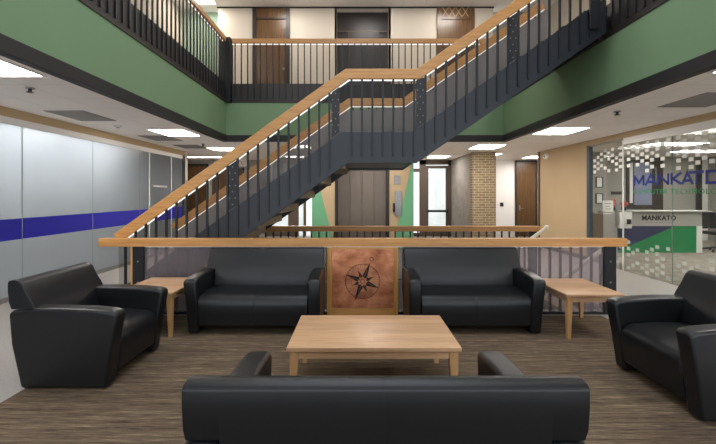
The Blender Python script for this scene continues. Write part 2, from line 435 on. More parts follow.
b = MB(); b.box(RL, RL + .06, YCORE - .02, 10.95, 0, 2.42); b.box(RR - .06, RR, YCORE - .02, 10.95, 0, 2.42); b.box(RL + .06, RR - .06, YCORE - .02, 10.95, 2.33, 2.42); mk('door_frame', b, 'darkpanel', d, bevel=.004)
pw = (RR - RL - .12) / 4
for i in range(4):
    b = MB(); x0 = RL + .06 + i * pw; b.box(x0 + .004, x0 + pw - .004, 10.88 + (.02 if i in (1, 2) else 0), 10.94, 0.01, 2.33); mk('door_panel', b, 'lift', d, bevel=.004)
b = MB(); b.box(X(394, YCORE), X(400.3, YCORE), YCORE - .02, YCORE, Z(184.5, YCORE), Z(175.5, YCORE)); s = thing('wall_sign', 'small steel notice on the tan wall above the lift call panel', 'sign', (X(397, YCORE), YCORE, Z(180, YCORE))); mk('plate', b, 'steel', s, bevel=.004)
b = MB(); b.box(X(395, YCORE), X(399.3, YCORE), YCORE - .022, YCORE - .02, Z(179, YCORE), Z(177.5, YCORE)); mk('notice_line', b, 'vent', s)
b = MB(); b.box(X(395, YCORE), X(399.3, YCORE), YCORE - .022, YCORE - .02, Z(183, YCORE), Z(181.5, YCORE)); mk('notice_line', b, 'vent', s)
s = thing('call_panel', 'steel lift call panel with a black handset on the tan wall', 'call panel', (X(398, YCORE), YCORE, Z(203, YCORE)))
b = MB(); b.box(X(395, YCORE), X(401.5, YCORE), YCORE - .03, YCORE, Z(216, YCORE), Z(191, YCORE)); mk('plate', b, 'steel', s, bevel=.006)
b = MB(); b.box(X(392.8, YCORE), X(395, YCORE), YCORE - .07, YCORE, Z(212, YCORE), Z(203, YCORE)); mk('handset', b, 'plastic', s, bevel=.01)
for py in (195, 199, 207):
    b = MB(); b.tube((X(398.3, YCORE), YCORE - .03, Z(py, YCORE)), (X(398.3, YCORE), YCORE - .04, Z(py, YCORE)), .028); mk('button', b, 'vent', s, smooth=True)

# glazed entrances on both sides of the core
def entrance(name, posts, doorspan, label_door):
    b = MB()
    for (a, c) in posts: b.box(X(a, Y), X(c, Y), Y - .02, Y + .1, 0, CEIL - .02)
    a, c = X(posts[0][0], Y), X(posts[-1][1], Y)
    b.box(a, c, Y - .02, Y + .1, CEIL - .16, CEIL)
    w = struct(name, b, 'bronze')
    b = MB(); b.box(a, c, Y + .04, Y + .05, 0, CEIL - .16); mk('pane', b, 'doorglass', w)
    x0, x1 = X(doorspan[0], Y), X(doorspan[1], Y)
    b = MB(); b.box(x0, x0 + .1, Y - .03, Y + .03, 0.01, 2.5); b.box(x1 - .1, x1, Y - .03, Y + .03, 0.01, 2.5); b.box(x0 + .1, x1 - .1, Y - .03, Y + .03, 2.4, 2.5); b.box(x0 + .1, x1 - .1, Y - .03, Y + .03, .01, .25)
    mk('door_leaf', b, 'bronze', w, bevel=.005)
    b = MB(); b.box(x0 + .03, x1 - .03, Y - .12, Y - .06, .86, .94); b.box(x0 + .04, x0 + .08, Y - .07, Y - .03, .84, .96); b.box(x1 - .08, x1 - .04, Y - .07, Y - .03, .84, .96); mk('push_bar', b, 'plastic', w, bevel=.008)
    return w
entrance('window_10', [(419.7, 426), (448.5, 455.4)], (425.5, 448.5), '')
entrance('window_11', [(265, 268), (290.5, 298.5), (303.5, 306)], (268, 291), '')
b = MB(); b.box(CR, X(419.7, Y), Y + .02, Y + .08, 2.28, 2.4); b.box(CR, X(419.7, Y), Y + .02, Y + .08, 0, .12); struct('trim_8', b, 'bronze')
b = MB(); b.box(-6, 9, 19.0, 19.3, -.3, 4.2); struct('wall_outside', b, 'outside')

# tan wall on the right and the reception glass
b = MB(); b.box(WR, WR + .1, 8.80, 11.08, 0, CEIL); b.box(WR - .005, WR + .1, YBACK, 8.80, 2.585, CEIL); struct('wall_right', b, 'tan')
b = MB(); b.box(WR - .03, WR + .12, 11.08, 11.16, 0, CEIL); struct('trim_9', b, 'walnut')
b = MB(); b.box(WR - .012, WR + .05, YBACK, 7.60, 2.46, 2.585); struct('trim_10', b, 'white')
b = MB(); b.box(WR - .01, WR + .05, 7.60, 8.74, 2.55, 2.585); struct('trim_11', b, 'steel')
b = MB(); b.box(WR - .02, WR + .06, 8.70, 8.80, 0, 2.585); struct('trim_12', b, 'slate')
b = MB(); b.box(WR - .012, WR + .015, 8.78, 11.08, 0, .09); struct('baseboard_right', b, 'darkpanel')

def squares(y0, y1, parent, seed):
    r = random.Random(seed); b = MB(); lb = MB(); p = .119; q = .09; h = .064
    n = int((y1 - y0 - .04) / p)
    for c in range(n):
        yy = y0 + .03 + c * p
        for row in range(10):
            z = 2.44 - row * .061
            if (row + c) % 2: continue
            pr = (.95, .95, .95, .95, .92, .85, .75, .5, .2, .1)[row]
            if r.random() < pr: b.box(WR - .002, WR, yy, yy + q, z - h, z)
        for row in range(9):
            z = .06 + row * .061
            if (row + c) % 2 == 0 and r.random() < (.8 - row * .07): lb.box(WR - .002, WR, yy, yy + q, z, z + h)
    mk('faint_squares', lb, 'film_faint', parent)
    mk('frosted_squares', b, 'film', parent)
b = MB(); b.box(WR, WR + .012, 7.62, 8.69, .01, 2.55); dr = struct('door_5', b, 'glass')
squares(7.62, 8.69, dr, 3)
b = MB(); b.box(WR - .005, WR + .017, 7.615, 7.635, .01, 2.55); mk('pane_edge', b, 'whiteplastic', dr)
b = MB(); b.tube((WR - .05, 7.75, .85), (WR - .05, 7.75, 1.35), .014); b.tube((WR - .05, 7.75, .9), (WR, 7.75, .9), .01); b.tube((WR - .05, 7.75, 1.3), (WR, 7.75, 1.3), .01); mk('handle', b, 'steel', dr, smooth=True)
b = MB(); b.box(WR - .01, WR + .02, 7.64, 7.72, .02, .14); mk('floor_lock', b, 'steel', dr)
gs = [7.61, 6.44, 5.28, 4.12, 2.96, 1.8]
panes = []
for i, (c, a) in enumerate(zip(gs, gs[1:])):
    b = MB(); b.box(WR, WR + .012, a + .003, c - .003, .01, 2.46); w = struct('window_%d' % (12 + i), b, 'glass'); panes.append(w)
    if i < 3: squares(a, c, w, 20 + i)
    b = MB(); b.box(WR - .001, WR + .013, a - .003, a + .003, .01, 2.46); mk('pane_edge', b, 'glassedge', w)
# logo on the glass (reads from the lobby)
b = MB()
GY = lambda p: WR * F / (p - CX)                     # where a line of sight meets the glass plane
def letter(p0, p1, lines, wd=.042):
    y0, y1 = GY(p0), GY(p1); z0, z1 = 1.655, 1.848
    for line in lines:
        P = [Vector((y0 + (y1 - y0) * u, z0 + (z1 - z0) * v)) for u, v in line]
        t, q = band(P, wd / 2, wd / 2)
        for i in range(len(P) - 1):
            b.prism([t[i], t[i + 1], q[i + 1], q[i]], 'X', WR - .006, WR - .003)
letter(634, 644.6, [[(.08, 0), (.08, .98)], [(.08, .92), (.5, .25), (.92, .92)], [(.92, .98), (.92, 0)]])
letter(645.6, 656.5, [[(.0, 0), (.5, .95), (1, 0)], [(.25, .3), (.75, .3)]])
letter(657.6, 669.5, [[(.08, 0), (.08, .98)], [(.08, .92), (.92, .08)], [(.92, 0), (.92, .98)]])
letter(671.0, 682.0, [[(.08, 0), (.08, 1)], [(.95, .98), (.2, .5), (.95, .04)]])
letter(682.5, 693.0, [[(.0, 0), (.5, .95), (1, 0)], [(.25, .3), (.75, .3)]])
letter(689.5, 704.0, [[(0, .94), (1, .94)], [(.52, .94), (.52, 0)]])
letter(706.0, 724.0, [[(0, .94), (.98, .94), (.98, .06), (.06, .06), (.06, .94)]])
mk('logo_lettering', b, 'blueink', panes[0])
text_mesh('COMPUTER TECHNOLOGY', 1.93, .085, 'tagline_lettering', 'greenink', panes[0], (WR - .003, 7.335, 1.50), (0, -1, 0), (0, 0, 1), .002, 1.15)
b = MB(); b.box(WR - .004, WR - .001, 5.44, 5.52, 1.72, 1.79); b.box(WR - .004, WR - .001, 5.50, 5.535, 1.69, 1.715); mk('logo_square', b, 'greenink', panes[1])

# ------------------------------------------------------------------ reception room beyond the glass
YR = 12.6
wallbox('wall_reception', 7.1, 11.5, YR, YR + .1, 0, CEIL, 'greywall')
wallbox('wall_reception_side', 11.4, 11.5, 1.0, YR, 0, CEIL, 'greywall')
wallbox('wall_reception_front', WR + .05, 11.4, 1.0, 1.1, 0, CEIL, 'greywall')
wallbox('wall_reception_left', WR + .1, 7.1, 11.12, 11.2, 0, CEIL, 'greywall')
wallbox('wall_reception_return', 7.0, 7.1, 11.2, YDOOR, 0, CEIL, 'greywall')
wl = 11.1
def onwall(name, px0, px1, py0, py1, mat, label, cat, fr=None, depth=.03, y=YR, inner=.02):
    t = thing(name, label, cat, (X((px0 + px1) / 2, y), y, Z((py0 + py1) / 2, y)))
    x0, x1, z0, z1 = X(px0, y), X(px1, y), Z(py1, y), Z(py0, y)
    if fr:
        b = MB(); b.box(x0, x1, y - depth, y, z0, z0 + inner); b.box(x0, x1, y - depth, y, z1 - inner, z1); b.box(x0, x0 + inner, y - depth, y, z0 + inner, z1 - inner); b.box(x1 - inner, x1, y - depth, y, z0 + inner, z1 - inner); mk('frame', b, fr, t)
        b = MB(); b.box(x0 + inner, x1 - inner, y - depth * .5, y, z0 + inner, z1 - inner); mk('sheet', b, mat, t)
    else:
        b = MB(); b.box(x0, x1, y - depth, y, z0, z1); mk('panel', b, mat, t, bevel=.004)
    return t
onwall('certificate_frame', 595.5, 602.5, 177, 187.5, 'paper', 'upper framed certificate on the grey wall inside the glass door', 'picture frame', 'plastic', y=wl + .02)
onwall('certificate_frame', 595.5, 602.5, 193.5, 203.5, 'paper', 'lower framed certificate on the grey wall inside the glass door', 'picture frame', 'plastic', y=wl + .02)
# interior window, dark door, dark strip and pale wall panels behind the desk
wn = struct('window_20', (lambda b: (b.box(X(626, YR), X(652, YR), YR - .05, YR, Z(209, YR), Z(160, YR)), b)[1])(MB()), 'darkpanel')
b = MB(); b.box(X(633, YR), X(650.5, YR), YR - .06, YR - .05, Z(205, YR), Z(163, YR)); mk('pane', b, 'screen', wn)
b = MB(); b.box(X(628.5, YR), X(631.5, YR), YR - .06, YR - .05, Z(203, YR), Z(163, YR)); mk('sash', b, 'white', wn)
b = MB(); b.box(X(652, YR), X(662, YR), YR - .05, YR, 0, Z(150, YR)); dk = struct('door_6', b, 'darkpanel')
b = MB(); b.tube((X(653.6, YR), YR - .1, Z(184, YR)), (X(653.6, YR), YR - .1, Z(167, YR)), .018); b.tube((X(653.6, YR), YR - .1, Z(182, YR)), (X(653.6, YR), YR - .05, Z(182, YR)), .012); b.tube((X(653.6, YR), YR - .1, Z(169, YR)), (X(653.6, YR), YR - .05, Z(169, YR)), .012); mk('handle', b, 'steel', dk, smooth=True)
b = MB(); b.box(X(695.5, YR), X(700, YR), YR - .08, YR, 0, 2.6); struct('trim_13', b, 'darkpanel')
b = MB(); b.box(X(700, YR), 11.3, YR - .04, YR, 0, 2.6); struct('trim_14', b, 'white')
b = MB(); b.box(X(611, YR), X(621, YR), YR - .04, YR, Z(194.5, YR), Z(191.5, YR)); tag(mk('wall_shelf', b, 'plastic'), 'short dark shelf on the grey wall beside the interior window', 'shelf')

YD = 9.92
dk = thing('reception_desk', 'reception desk with navy and green front behind the glass', 'reception desk', (X(660, YD), YD, 0))
b = MB(); b.box(X(619, YD), X(710, YD), YD - .1, YD + .55, 1.045, 1.075); mk('countertop', b, 'greylam', dk, bevel=.006)
b = MB(); b.box(X(629, YD), X(702, YD), YD, YD + .06, Z(226, YD), 1.045); mk('fascia_panel', b, 'greylam', dk)
b = MB()
x0, x1, zb, zt = X(617, YD), X(697, YD), .0, Z(226, YD)
ya = YD + .02
b.prism([(x0, zb), (x1, zb), (x1, zt), (X(676, YD), zt), (X(630, YD), Z(246, YD)), (x0, Z(251, YD))], 'Y', ya, ya + .05, 0)
b.prism([(x0, Z(251, YD)), (X(630, YD), Z(246, YD)), (X(676, YD), zt), (x0, zt)], 'Y', ya, ya + .05, 1)
mk('front_panel', b, ['greenfilm', 'navyfilm'], dk)
b = MB(); b.box(X(697, YD), X(702, YD), YD - .01, YD + .55, 0, Z(226, YD)); mk('end_panel', b, 'white', dk)
b = MB(); b.box(X(610.5, YD), X(617, YD), YD - .02, YD + .5, 0, 1.045); mk('end_panel', b, 'greylam', dk)
b = MB(); b.box(X(617, YD), X(629, YD), YD - .1, YD + .3, Z(228, YD), 1.045); bx = mk('side_box', b, 'white', dk)
b = MB(); b.box(X(624, YD), X(628, YD), YD - .125, YD - .1, Z(224, YD), Z(219, YD)); mk('hand_sensor', b, 'plastic', bx)
text_mesh('MANKATO', X(676, YD) - X(642, YD), .13, 'logo_lettering', 'ink', dk, (X(642, YD), YD - .001, Z(220.5, YD)), (1, 0, 0), (0, 0, 1), .003, 1.05, .03)
b = MB()
for j in range(19): b.box(X(645 + j * 1.5, YD), X(646.1 + j * 1.5, YD), YD - .003, YD, Z(223, YD), Z(222, YD))
mk('tagline_lettering', b, 'vent', dk)
s = thing('sign_holder', 'white paper notice in a clear stand at the near end of the reception desk', 'sign', (X(606, YD), YD - .05, 1.0))
b = MB(); b.box(X(601, YD), X(611.5, YD), YD - .07, YD - .06, Z(212, YD), Z(200.5, YD)); mk('sheet', b, 'paper', s)
b = MB()
for (u, v, w) in ((603, 609.5, 203), (604, 608, 206), (603.5, 609, 208.5)): b.box(X(u, YD), X(v, YD), YD - .072, YD - .07, Z(w + .7, YD), Z(w, YD))
mk('notice_lines', b, 'vent', s)
b = MB(); b.box(X(601.5, YD), X(609.8, YD), YD - .06, YD + .1, 1.0, 1.02); mk('foot', b, 'whiteplastic', s); 
b = MB(); b.box(X(600, YD), X(610, YD), YD - .12, YD + .4, 0, 1.0); tag(mk('side_cabinet', b, 'greylam', bevel=.005), 'narrow grey cabinet beside the reception desk', 'cabinet')
for (px, lab, h) in ((617.5, 'red flowers in a pot on the reception counter beside the paper notice', .26), (628, 'red flowers in a pot on the reception counter below the interior window', .2)):
    x = X(px, YD); s = thing('potted_flower', lab, 'flowers', (x, YD + .15, 1.075), 0, 'flowers on the reception counter')
    b = MB(); b.tube((0, 0, 0), (0, 0, .09), .05, 14, .065); mk('pot', b, 'plastic', s, local=True, smooth=True)
    b = MB()
    for j in range(9): b.ball((random.uniform(-.07, .07), random.uniform(-.05, .05), .12 + random.uniform(0, h - .12)), .04)
    mk('blossoms', b, 'red', s, local=True, smooth=True)
# office chair, mostly outside the frame
oc = thing('office_chair', 'black office chair beyond the reception desk end', 'office chair', (9.35, 10.15, 0))
b = MB(); b.loft([[(-.22 + t * 0, -.2, .45), (.22, -.2, .45), (.24, .24, .45), (-.24, .24, .45)] if t == 0 else [(-.22, -.2, .53), (.22, -.2, .53), (.24, .24, .53), (-.24, .24, .53)] for t in (0, 1)]); mk('seat', b, 'plastic', oc, bevel=.03, smooth=True, local=True)
b = MB(); b.prism([(-.24, .58), (.24, .58), (.21, 1.02), (-.21, 1.02)], 'Y', .22, .29); mk('backrest', b, 'plastic', oc, bevel=.03, smooth=True, local=True)
b = MB(); b.tube((0, 0, .1), (0, 0, .46), .03); b.tube((0, .1, .46), (0, .25, .62), .025); mk('column', b, 'steel', oc, smooth=True, local=True)
for j in range(5):
    a = j * 2 * PI / 5; b = MB(); b.tube((0, 0, .12), (.3 * math.cos(a), .3 * math.sin(a), .06), .022); b.ball((.3 * math.cos(a), .3 * math.sin(a), .03), .03); mk('leg', b, 'plastic', oc, smooth=True, local=True)

# ------------------------------------------------------------------ upper level
YU = YCORE
b = MB()
r0, r1 = X(336.5, YU), X(389, YU)
b.box(X(218, YU), r0, YU, YU + .1, Z_UP, UPC); b.box(r1, X(493, YU), YU, YU + .1, Z_UP, UPC); b.box(r0, r1, 10.95, 11.05, Z_UP, UPC)
b.box(r0 - .05, r0, YU, 11.0, Z_UP, UPC); b.box(r1, r1 + .05, YU, 11.0, Z_UP, UPC)
struct('wall_upper_rear', b, 'cream')
b = MB(); b.box(WL - .1, X(218, YU), YU + .3, YU + .4, Z_UP, UPC); struct('wall_upper_rear_left', b, 'palegreen')
b = MB(); b.box(X(493, YU), WR + .1, YU + .3, YU + .4, Z_UP, UPC); struct('wall_upper_rear_right', b, 'greywall')
b = MB(); b.box(WL - .1, WL, YBACK, YU + .4, Z_UP, UPC); struct('wall_upper_left', b, 'cream')
b = MB(); b.box(WR, WR + .1, YBACK, YU + .4, Z_UP, UPC); struct('wall_upper_right', b, 'cream')
b = MB(); b.box(X(218, YU) - .02, X(493, YU) + .02, YU - .03, YU + .02, UPC - .03, UPC); struct('trim_15', b, 'trim')
def updoor(name, p0, p1, carved):
    b = MB(); x0, x1 = X(p0, YU), X(p1, YU); zt = UPC - .04
    b.box(x0, x1, YU - .03, YU, Z_UP, zt); d = struct(name, b, 'walnut')
    b = MB(); b.box(x0, x0 + .1, YU - .06, YU - .03, Z_UP, zt); b.box(x1 - .1, x1, YU - .06, YU - .03, Z_UP, zt); b.box(x0 + .1, x1 - .1, YU - .055, YU - .03, Z(20, YU), Z(18.5, YU)); mk('door_frame', b, 'darkpanel' if not carved else 'walnut', d)
    if carved:
        b = MB()
        for j in range(4):
            u = x0 + .14 + j * .18
            strip(b, [(u, Z(17, YU)), (u + .16, Z(8, YU))], .008, .008, YU - .04, YU - .03); strip(b, [(u, Z(8, YU)), (u + .16, Z(17, YU))], .008, .008, YU - .04, YU - .03)
        mk('carved_lattice', b, 'tan', d)
    b = MB(); b.ball((x1 - .16, YU - .09, 4.85), .035); mk('knob', b, 'steel', d, smooth=True)
updoor('door_7', 253, 290, False); updoor('door_8', 437, 474, True)
b = MB(); b.box(r0, r1, 10.85, 10.95, Z_UP, UPC); pz = struct('wall_upper_recess', b, 'darkpanel')
dd = struct('door_9', (lambda b: (b.box(X(349, 10.8), X(380, 10.8), 10.8, 10.85, Z_UP, Z(32, 10.8)), b)[1])(MB()), 'darkpanel')
b = MB(); b.box(r0 + .03, r1 - .03, 10.79, 10.8, Z(31.8, 10.8), Z(31, 10.8)); b.box(X(349, 10.8) - .02, X(349, 10.8), 10.79, 10.85, Z_UP, Z(32, 10.8)); mk('door_frame', b, 'bronze', dd)
b = MB(); b.box(X(361.5, 10.8), X(366, 10.8), 10.78, 10.8, Z_UP + .05, Z(40, 10.8)); mk('glass_slot', b, 'plastic', dd)

# ------------------------------------------------------------------ ceiling fittings
def light(x0, x1, y0, y1, z, label, group, mat='lamp'):
    t = thing('ceiling_light', label, 'ceiling light', ((x0 + x1) / 2, (y0 + y1) / 2, z), 0, group)
    b = MB(); e = .025
    b.box(x0 - e, x0, y0 - e, y1 + e, z - .012, z); b.box(x1, x1 + e, y0 - e, y1 + e, z - .012, z); b.box(x0, x1, y0 - e, y0, z - .012, z); b.box(x0, x1, y1, y1 + e, z - .012, z)
    mk('frame', b, 'white', t)
    b = MB(); b.box(x0, x1, y0, y1, z - .008, z); mk('diffuser', b, mat, t)
    return t
G1 = 'square lights in the lobby ceiling'
light(-3.80, -3.18, 3.30, 3.95, CEIL, 'large bright ceiling light above the frosted glass, nearest to the blue stripe end', G1)
light(-3.86, -3.22, 7.2, 8.0, CEIL, 'square ceiling light halfway along the frosted glass', G1)
light(-3.86, -3.2, 10.0, 10.7, CEIL, 'ceiling light at the far end of the frosted glass, behind the stair handrail', G1)
light(3.49, 4.15, 3.2, 3.83, CEIL, 'ceiling light above the armchair beside the reception glass, at the picture edge', G1)
light(3.50, 4.18, 7.0, 7.8, CEIL, 'square ceiling light before the glass reception door', G1)
light(2.95, 3.62, 9.45, 10.3, CEIL, 'ceiling light in front of the brick pier', G1)
light(X(186, 12.6), X(222, 12.6), 12.5, 12.75, CEIL, 'long narrow ceiling light in the hall past the frosted glass', G1)
light(5.5, 6.4, 12.3, 13.0, CEIL, 'ceiling light over the wood door beside the white wall', G1)
for (x, y) in ((-3.8, -.6), (3.5, -.6), (-1.8, 9.5), (.1, 9.4), (2.3, 12.2), (-2.3, 12.2)):      # the rest of the grid, out of the picture
    light(x, x + .62, y, y + .62, CEIL, 'square ceiling light of the lobby grid outside the picture', G1)
light(4.0, 4.28, 11.5, 12.9, CEIL, 'added narrow light, unseen behind the brick pier, brightening the white wall', G1)  # extra lamp added out of sight behind the pier to brighten the white wall
for i, (x, y) in enumerate(((7.0, 6.4), (7.0, 9.0), (8.9, 7.6), (8.9, 10.6))):
    light(x, x + 1.2, y, y + .6, CEIL, ('reception ceiling light seen through the glass door', 'reception ceiling light above the near desk end', 'reception ceiling light behind the wide glass panes', 'reception ceiling light above the far desk end')[i], 'lights in the reception ceiling', 'lamp_cool')
for y in (0.6, 2.1, 3.6, 5.1, 6.6):
    light(-5.5, -5.2, y, y + 1.25, CEIL, 'office ceiling light hidden behind the frosted glass', 'office lights behind the frosted glass', 'lamp_office')
G2 = 'lights in the upper gallery ceiling'
light(-4.45, -3.75, 9.75, 10.35, UPC, 'bright upper gallery ceiling light above the corner of the oak rail', G2)
for (x, y) in ((-2.2, 9.3), (.0, 9.3), (2.2, 9.3), (-4.3, 6.6), (-4.3, 3.6), (4.0, 6.6), (4.0, 3.6)):
    light(x, x + .62, y, y + .62, UPC, 'upper gallery ceiling light outside the picture', G2)

def vent(x0, x1, y0, y1, label):
    t = thing('return_grille', label, 'ceiling vent', ((x0 + x1) / 2, (y0 + y1) / 2, CEIL), 0, 'return grilles in the lobby ceiling')
    b = MB(); b.box(x0, x1, y0, y1, CEIL - .01, CEIL); mk('frame', b, 'vent', t)
    b = MB(); n = 14
    for j in range(n): yy = y0 + .03 + j * (y1 - y0 - .06) / n; b.box(x0 + .03, x1 - .03, yy, yy + .02, CEIL - .014, CEIL - .01)
    mk('louvres', b, 'vent', t)
vent(-4.5, -3.93, 5.6, 6.37, 'grey return grille above the frosted glass, nearer one')
vent(-4.5, -3.9, 8.0, 8.75, 'grey return grille above the frosted glass door, beside the second light')
vent(-4.5, -3.9, 9.5, 10.2, 'small-looking grey return grille at the far end of the frosted glass')
vent(4.13, 4.78, 4.6, 5.36, 'grey return grille above the reception glass')
def sprinkler(x, y, label, mat='plastic'):
    t = thing('sprinkler', label, 'sprinkler', (x, y, CEIL), 0, 'sprinklers in the lobby ceiling')
    b = MB(); b.tube((0, 0, -.012), (0, 0, .006), .045, 16); mk('rose', b, 'vent', t, local=True, smooth=True)
    b = MB(); b.tube((0, 0, -.05), (0, 0, -.012), .018, 10); b.tube((0, 0, -.056), (0, 0, -.05), .035, 12); mk('head', b, mat, t, local=True, smooth=True)
sprinkler(-3.69, 4.4, 'dark sprinkler head beside the largest ceiling light over the frosted glass')
sprinkler(3.77, 5.65, 'dark sprinkler head in the ceiling before the reception glass')
sprinkler(-3.69, 9.35, 'dark sprinkler head in the ceiling beyond the second light along the frosted glass')
t = thing('smoke_detector', 'white round smoke detector in the ceiling above the frosted glass', 'smoke detector', (-4.2, 6.85, CEIL))
b = MB(); b.tube((0, 0, -.03), (0, 0, 0), .05, 18, .07); mk('housing', b, 'whiteplastic', t, local=True, smooth=True)
b = MB(); b.tube((0, 0, -.04), (0, 0, -.03), .025, 12); mk('sensor', b, 'vent', t, local=True, smooth=True)
t = thing('wall_horn', 'white oval alarm on the tan wall near the ceiling', 'alarm', (WR, 10.7, 2.53))
b = MB(); b.ball((-.02, 0, 0), .1, (.45, 1.5, .75)); mk('housing', b, 'whiteplastic', t, local=True, smooth=True)
b = MB(); b.ball((-.06, 0, 0), .035, (.5, 1.2, .8)); mk('lens', b, 'steel', t, local=True, smooth=True)
t = thing('exit_sign', 'white exit sign with red letters seen through the stair glass', 'exit sign', (X(242.5, 12.3), 12.3, 2.35))
xx = X(242.5, 12.3)
b = MB(); b.box(xx - .17, xx + .17, 12.27, 12.31, 2.37, 2.58); mk('housing', b, 'whiteplastic', t, bevel=.006)
b = MB(); b.box(xx - .02, xx + .02, 12.28, 12.30, 2.58, CEIL); mk('bracket', b, 'whiteplastic', t)
text_mesh('EXIT', .24, .13, 'lettering', 'exitred', t, (xx - .12, 12.269, 2.41), (1, 0, 0), (0, 0, 1), .003)

# ------------------------------------------------------------------ the staircase
st = thing('staircase', 'navy steel staircase with oak handrails rising over the lobby to the gallery', 'staircase', (X(113, 5), 5.75, 0))
YN, YFAR = 4.985, 6.52          # outer faces of the two stringers
def px(pts, Y): return [(X(a, Y), Z(c, Y)) for a, c in pts]
RAILP = [(113, 234.5), (345.6, 68.5), (417.2, 68.5), (598, -58)]
TOPP = [(113, 294), (342, 131.8), (413.2, 131.8), (606, -3)]
BOTP = [(606, 33), (416.6, 163), (348, 163), (139.5, 311.3), (113, 311.3)]
rail = px(RAILP, 4.94); top = px(TOPP, YN); bot = px(BOTP, YN)
bot[-1] = (bot[-1][0], 0.0); bot[-2] = (bot[-2][0], 0.0)
RT = .128
XS = [None]
px_b = [217.6 + 10.17 * k for k in range(-9, 12)] + [351.5 + 10.43 * k for k in range(0, 7)] + [425.3 + 10.3 * k for k in range(0, 17)]
PLATES = [(228.2, 237.9), (330.6, 340.6), (415, 425), (507.2, 517.3)]
def side(Y0, inward, first):
    """one balustrade: stringer, bars, plates, sheet, handrail, light strip. inward = +1 when the stair lies towards +Y"""
    s = inward
    ya, yb = sorted((Y0, Y0 + .05 * s))
    b = MB(); b.prism(top + bot, 'Y', ya, yb); mk('stringer', b, 'navy', st, bevel=.004)
    yc = Y0 + .0 * s
    hr0, hr1 = sorted((Y0 - .045 * s, Y0 + .05 * s))
    b = MB(); strip(b, rail, 0, RT, hr0, hr1); mk('handrail', b, 'oak', st, bevel=.008)
    under = lambda x, d: interp(rail_b, x) - d
    rail_b = band(rail, 0, RT)[1]
    l0, l1 = sorted((Y0 + .001 * s, Y0 + .02 * s))
    b = MB(); strip(b, rail_b, 0, .012, l0, l1); mk('light_strip', b, 'led', st)
    q0, q1 = sorted((Y0 + .006 * s, Y0 + .014 * s))
    segs = [(top[0][0] + .07, top[1][0] - .0), (top[1][0], top[2][0]), (top[2][0], top[3][0])]
    for (a, c) in segs:
        b = MB(); b.prism([(a, interp(top, a) - .0), (c, interp(top, c)), (c, under(c, .012)), (a, under(a, .012))], 'Y', q0, q1); mk('guard_sheet', b, 'clear_sheet' if first else 'stair_sheet', st)
    b0, b1 = sorted((Y0, Y0 - .022 * s))
    botl = bot[::-1]
    for p in px_b:
        x = X(p, YN)
        z0 = max(interp(botl, x) + .085, .02)
        z1 = under(x, -.01)
        if z1 - z0 < .15: continue
        b = MB(); b.box(x - .013, x + .013, b0, b1, z0, z1); mk('baluster', b, 'bar', st)
    for (p, q) in PLATES:
        a, c = X(p, YN) + .014, X(q, YN) - .014
        b = MB(); b.prism([(a, interp(top, a) + .012), (c, interp(top, c) + .012), (c, under(c, .012)), (a, under(a, .012))], 'Y', b0, b1); pl = mk('bolted_plate', b, 'bar', st)
        b = MB(); f = b0 if s > 0 else b1; m = (a + c) / 2; zb, zt = interp(top, m) + .06, under(m, .06)
        n = 7
        for j in range(n):
            z = zb + (zt - zb) * j / (n - 1)
            for xx in (m - .035, m + .035) if j % 2 else (m,): b.tube((xx, f, z), (xx, f - .006 * s, z), .006, 8)
        mk('bolts', b, 'steel', pl)
side(YN, 1, True); side(YFAR, -1, False)
y0, y1 = YN + .05, YFAR - .05
xk1, xk2 = X(345, YN), X(415, YN)
ZL = 2.12
b = MB(); b.box(xk1, xk2, y0, y1, 1.93, ZL); mk('landing', b, 'navy', st)
N1 = 11; rise = ZL / N1; run = .272
for k in range(1, N1):
    xa = xk1 - (N1 - k) * run
    b = MB(); b.box(xa - .02, xa + run, y0, y1, k * rise - .10, k * rise); mk('tread', b, 'treadunder', st, bevel=.006)
    b = MB(); b.box(xa + run - .02, xa + run, y0, y1, k * rise, (k + 1) * rise - .05); mk('riser', b, 'bar', st)
b = MB(); b.box(xk1 - 10 * run, xk1 - 10 * run + .02, y0, y1, 0, rise - .05); mk('riser', b, 'bar', st)
N2 = 9; rise2 = (Z_UP - ZL) / N2; run2 = (XR - .08 - xk2) / N2
for k in range(1, N2 + 1):
    xa = xk2 + (k - 1) * run2
    b = MB(); b.box(xa, xa + .02, y0, y1, ZL + (k - 1) * rise2, ZL + k * rise2 - .05); mk('riser', b, 'bar', st)
    b = MB(); b.box(xa - .02, xa + run2, y0, y1, ZL + k * rise2 - .05, ZL + k * rise2); mk('tread', b, 'bar', st, bevel=.006)

# lower flight down into the stairwell
ds = thing('descending_staircase', 'stair flight going down inside the railed opening', 'staircase', (2.4, 5.86, 0))
for k in range(1, 15):
    b = MB(); xa = HX1 - k * .28; zt = -k * .19
    b.box(xa, xa + .30, HY0 + .06, HY1 - .06, zt - .06, zt); mk('tread', b, 'treadunder', ds)
    b = MB(); b.box(xa + .28, xa + .30, HY0 + .06, HY1 - .06, zt, zt + .13); mk('riser', b, 'bar', ds)
def pipe_rail(Y0, p0, label):
    a = (X(p0[0], Y0), Y0, Z(p0[1], Y0)); L = 3.4
    t = thing('stair_handrail', label, 'handrail', (a[0], Y0, 0), 0, 'cream handrails of the descending stair')
    e = (a[0] - L, Y0, a[2] - L * .74)
    b = MB(); b.tube(a, e, .03, 14); b.ball(a, .042); mk('rail', b, 'pipe', t, smooth=True)
    for u in (.05, .5, .9):
        p = Vector(a).lerp(Vector(e), u); gz = 0 if u < .1 else p.z - .85
        b = MB(); b.tube((p.x, Y0, gz), (p.x, Y0, p.z - .02), .014, 8); mk('post', b, 'bar', t, smooth=True)
pipe_rail(6.56, (546.5, 227.5), 'cream handrail of the descending stair with its tip beside the far oak rail end')
pipe_rail(5.17, (613, 242), 'cream handrail of the descending stair with its round end above the front oak rail')

